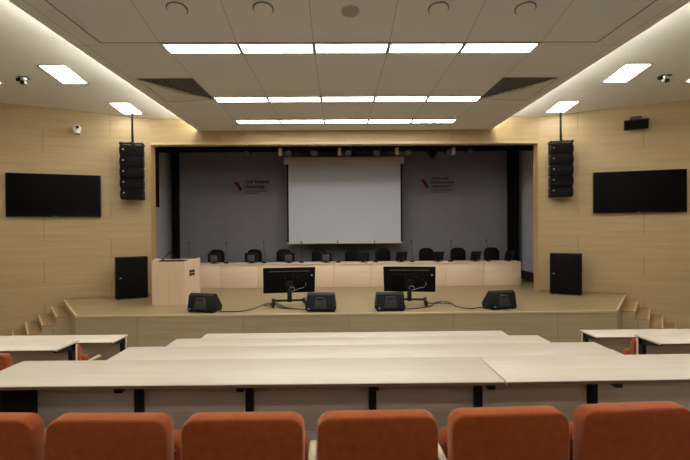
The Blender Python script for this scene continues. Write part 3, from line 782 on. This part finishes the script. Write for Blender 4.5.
# ------------------------------------------------------------------ stage monitor wedges (backs to the hall)
wg = None
for k, (x, y, rz, w) in enumerate(((-3.42, 10.72, R(-14), 'leftmost, in front of the lectern'), (-.64, 10.66, R(-6), 'second from left, beside the left rolling television'), (.98, 10.68, R(3), 'third from left, beside the right rolling television'), (3.64, 10.75, R(15), 'rightmost, alone near the right end of the stage'))):
    lab = 'black wedge monitor by the stage edge, ' + w
    if wg is None:
        wg = thing('stage_monitor', lab, 'speaker', (x, y, STAGE), rz, 'wedge stage monitors'); wg.scale = (1.0, 1.0, .95)
        bmx = MB(); prof = [(-.17, 0.0), (-.21, .07), (-.15, .42), (-.08, .47), (.02, .45), (.27, .12), (.25, 0.0)]
        t_ = bmesh.new()
        va = []
        for sx in (-1, 1):
            va.append([t_.verts.new((sx * (.335 - (.012 if z > .3 else (.012 if z < .05 else 0.0))), yy, z)) for yy, z in prof])
        t_.faces.new(va[0]); t_.faces.new(va[1][::-1]); n = len(prof)
        for i in range(n): t_.faces.new((va[0][i], va[1][i], va[1][(i + 1) % n], va[0][(i + 1) % n]))
        bmesh.ops.recalc_face_normals(t_, faces=t_.faces[:])
        bmesh.ops.bevel(t_, geom=t_.edges[:], offset=.022, segments=3, profile=.5, affect='EDGES')
        bmx._merge(t_); bmx.build('cabinet', M['wedge_grey'], wg)
        # the rear face leans: build on it with a tilted frame (origin at the lower rear edge)
        mt = Matrix.Translation((0, -.208, .085)) @ Matrix.Rotation(R(-9.7), 4, 'X')
        MB().prism([(-.17, .0), (.17, .0), (.10, .285), (-.10, .285)], 1, -.012, .006, .006, 2, mt).build('handle_plate', M['wedge_recess'], wg)
        MB().prism(rrect(-.08, .08, .215, .255, .018), 1, -.016, .006, .003, 2, mt).build('handle_slot', M['black_plastic'], wg)
        g = MB().hexa([(-.28, .045, .432), (.28, .045, .432), (.29, .255, .155), (-.29, .255, .155)], [(-.28, .055, .44), (.28, .055, .44), (.29, .265, .163), (-.29, .265, .163)]).build('grille', M['grille'], wg, False)
        MB().cyl((-.27, -.014, .0), (-.27, 0.004, .0), .022, .022, 12, mt).build('indicator_light', M['blue_led'], wg)
        for s in (-1, 1): MB().box((min(s * .31, s * .36), -.14, .07), (max(s * .31, s * .36), -.02, .14), .01).build('corner_guard', M['black_plastic'], wg)
    else: dup(wg, (x, y, STAGE), rz, lab)

# cables lying on the stage floor
def smooth_path(pts, n=8):
    P = [Vector(p) for p in pts]; P = [P[0]] + P + [P[-1]]; out = []
    for i in range(1, len(P) - 2):
        for k in range(n):
            t = k / n; a, b, c, d = P[i - 1], P[i], P[i + 1], P[i + 2]
            out.append(.5 * ((2 * b) + (c - a) * t + (2 * a - 5 * b + 4 * c - d) * t * t + (3 * b - a - 3 * c + d) * t ** 3))
    out.append(P[-2]); return out
def floor_cable(pts, r=.012): return MB().tube(smooth_path([(x, y, STAGE + r + z) for x, y, z in pts]), r, 8)
tag(floor_cable([(-3.05, 10.62, 0), (-2.75, 10.60, 0), (-2.48, 10.66, 0), (-2.3, 10.95, 0), (-2.12, 11.32, .03), (-1.95, 11.45, .05), (-1.80, 11.3, .03), (-1.62, 11.0, 0), (-1.25, 10.85, 0), (-.92, 10.74, 0)]).build('floor_cable', M['cable']), 'black cable running along the stage floor between the two left wedge monitors', 'cable', 'stage floor cables')
tag(floor_cable([(-2.12, 11.42, 0), (-2.0, 11.3, .02), (-1.85, 11.42, .04), (-1.72, 11.38, .02), (-1.6, 11.15, 0), (-1.38, 10.95, 0), (-1.1, 10.8, 0), (-.95, 10.78, 0)]).build('floor_cable', M['cable']), 'second black cable coiled beside the left rolling television', 'cable', 'stage floor cables')
tag(floor_cable([(1.26, 10.72, 0), (1.5, 10.74, 0), (1.8, 10.86, 0), (2.05, 11.1, 0), (2.2, 11.4, .02), (2.42, 11.48, .05), (2.6, 11.32, .03), (2.66, 11.0, 0), (2.8, 10.78, 0), (3.0, 10.7, 0), (3.15, 10.84, 0), (3.3, 10.66, 0)]).build('floor_cable', M['cable']), 'black cable running along the stage floor between the two right wedge monitors', 'cable', 'stage floor cables')
tag(floor_cable([(1.95, 11.5, 0), (2.15, 11.35, .02), (2.35, 11.36, .02), (2.5, 11.22, .04), (2.62, 11.36, 0), (2.5, 11.5, 0), (2.3, 11.55, 0)]).build('floor_cable', M['cable']), 'second black cable coiled beside the right rolling television', 'cable', 'stage floor cables')

# ------------------------------------------------------------------ seat row tables
def desk(label, x0, x1, yb, z, rz=0.0, legs=(), end_left=False, end_right=False, pivot=None, depth=.405, inset=.03):
    xc = pivot if pivot is not None else (x0 + x1) / 2
    t = thing('row_table', label, 'table', (xc, yb, z), rz, 'tables of the seat rows')
    a, b = x0 - xc, x1 - xc
    MB().box((a, -depth, .73), (b, 0, .75), .003).build('tabletop', M['desk'], t)
    MB().box((a + .002, -depth - .0015, .731), (b - .002, -depth + .004, .746)).build('edge_band', M['edge'], t, False)
    MB().box((a + .004, -.05, .33), (b - .004, -.026, .715), .003).build('modesty_panel', M['desk_panel'], t)
    for lx_ in legs:
        q = lx_ - xc
        lg = MB().box((q - .021, -.10, 0), (q + .021, -.052, .72), .003).build('leg', M['black_metal'], t)
        MB().box((q - .019, -.33, .668), (q + .019, -.09, .721), .003).build('bracket', M['black_metal'], lg)
    for flag, q in ((end_left, a + inset), (end_right, b - inset)):
        if flag and inset > .05: MB().box((q - .018, -.34, 0), (q + .018, -.052, .72), .003).build('end_leg', M['black_metal'], t)
        elif flag: MB().box((q - .02, -.12, 0), (q + .02, -.052, .728), .003).prism([(-.37, .712), (-.37, .729), (-.06, .729), (-.06, .655)], 0, q - .02, q + .02).build('end_leg', M['black_metal'], t)
    return t
desk('long pale wooden table nearest the camera, from its left end to the joint', -2.11, .63, 2.705, ROWF[0], R(-.35), (-1.385, -.74, -.02, .60), True, False, pivot=.63, depth=.44, inset=.10)
desk('pale wooden table nearest the camera, right of the joint',   .632, 2.12, 2.705, ROWF[0], R(.6), (1.28,), False, True, pivot=.632, depth=.44)
for k, w in ((1, 'second row from the camera'), (2, 'third row from the camera'), (3, 'row closest to the stage')):
    desk('pale wooden table of the middle block, ' + w, -1.98, 1.96, ROWY[k], ROWF[k], 0, (-1.3, -.65, 0, .65, 1.3), True, True)
for s, nm in ((-1, 'left'), (1, 'right')):
    for k, xe, w in ((2, 3.03, 'the nearer one'), (3, 3.02, 'the farther one')):
        x0, x1 = sorted((s * xe, s * (xe + 3.6)))
        q = [s * (xe + .75 + .72 * i) for i in range(4)]
        desk('pale wooden table of the %s side block, %s' % (nm, w), x0, x1, ROWY[k], ROWF[k], 0, q, True, True)

# ------------------------------------------------------------------ orange seats
seat = None
def make_seat(label):
    t = thing('auditorium_seat', label, 'seat', (0, 0, 0), 0, 'orange auditorium seats')
    MB().prism(rrect(-.25, .25, .30, .757, .055, 6), 1, 0, .09, .012, 3).build('backrest', M['seat'], t)
    MB().prism(rrect(-.253, .253, .36, .615, .05, 6), 1, .13, .25, .025, 3).build('seat_pad', M['seat'], t)
    for s in (-1, 1):
        MB().box((min(s * .20, s * .235), .06, .02), (max(s * .20, s * .235), .16, .5), .006).build('side_support', M['black_metal'], t)
    MB().box((-.235, .03, 0), (.235, .2, .025), .005).build('floor_plate', M['black_metal'], t)
    MB().box((-.22, .088, .32), (.22, .128, .45), .006).build('hinge_bar', M['black_metal'], t)
    return t
names = ['leftmost, cut by the picture edge', 'second from left', 'third from left', 'fourth from left, with pale armrests', 'fifth from left', 'rightmost']
for k in range(6):
    x = -.055 + .558 * (k - 3); dx = (x + .5)
    y = 1.835 + .02 * dx * dx; rz = math.atan(.04 * dx)
    lab = 'orange seat nearest the camera, ' + names[k]
    if seat is None: seat = make_seat(lab); seat.location = (x, y, ROWF[0]); seat.rotation_euler = (0, 0, rz); o = seat
    else: o = dup(seat, (x, y, ROWF[0]), rz, lab)
    if k == 3: fourth = o
for s in (-1, 1):
    a, b = sorted((s * .257, s * .291))
    MB().box((a, -.06, .545), (b, .22, .57), .008).build('armrest', M['armrest'], fourth)
# seats of the side blocks
def side_seat(x, y, z, rz, lab, arm):
    o = dup(seat, (x, y, z), rz, lab)
    o.scale = (1, 1, 1.1)
    if arm:
        a, b = sorted((arm * .26, arm * .30))
        MB().box((a, .04, .535), (b, .42, .56), .008).build('armrest', M['armrest'], o)
    return o
for s, nm in ((-1, 'left'), (1, 'right')):
    side_seat(s * 3.43, 5.12, ROWF[3], 0, 'orange seat by the aisle behind the farther table of the %s side block' % nm, -s)
    side_seat(s * 3.42, 4.02, ROWF[2], 0, 'orange seat behind the nearer table of the %s side block, next to the aisle' % nm, 0)

# ------------------------------------------------------------------ camera, world, view
cd = bpy.data.cameras.new('camera'); cam = bpy.data.objects.new('camera', cd); COL.objects.link(cam)
cd.sensor_width = 36; cd.lens = 450 / 690 * 36; cd.clip_end = 100
cam.location = (-.21, 0, EYE)
cam.rotation_mode = 'QUATERNION'
rot = Matrix.Rotation(-math.atan(6 / 450), 3, 'Z') @ Matrix.Rotation(R(90) - math.atan(3 / 450), 3, 'X') @ Matrix.Rotation(R(-.41), 3, 'Z')
cam.rotation_quaternion = rot.to_quaternion()
scn.camera = cam
w = bpy.data.worlds.new('world'); scn.world = w; w.use_nodes = True
w.node_tree.nodes['Background'].inputs['Color'].default_value = (.05, .05, .05, 1); w.node_tree.nodes['Background'].inputs['Strength'].default_value = .2
vs = scn.view_settings
vs.view_transform = 'Standard'; vs.look = 'None'; vs.gamma = 1; vs.use_curve_mapping = False; vs.exposure = 0.0
scn.cycles.max_bounces = 10; scn.cycles.diffuse_bounces = 6
scn.cycles.sample_clamp_indirect = 8
scn.cycles.use_denoising = True
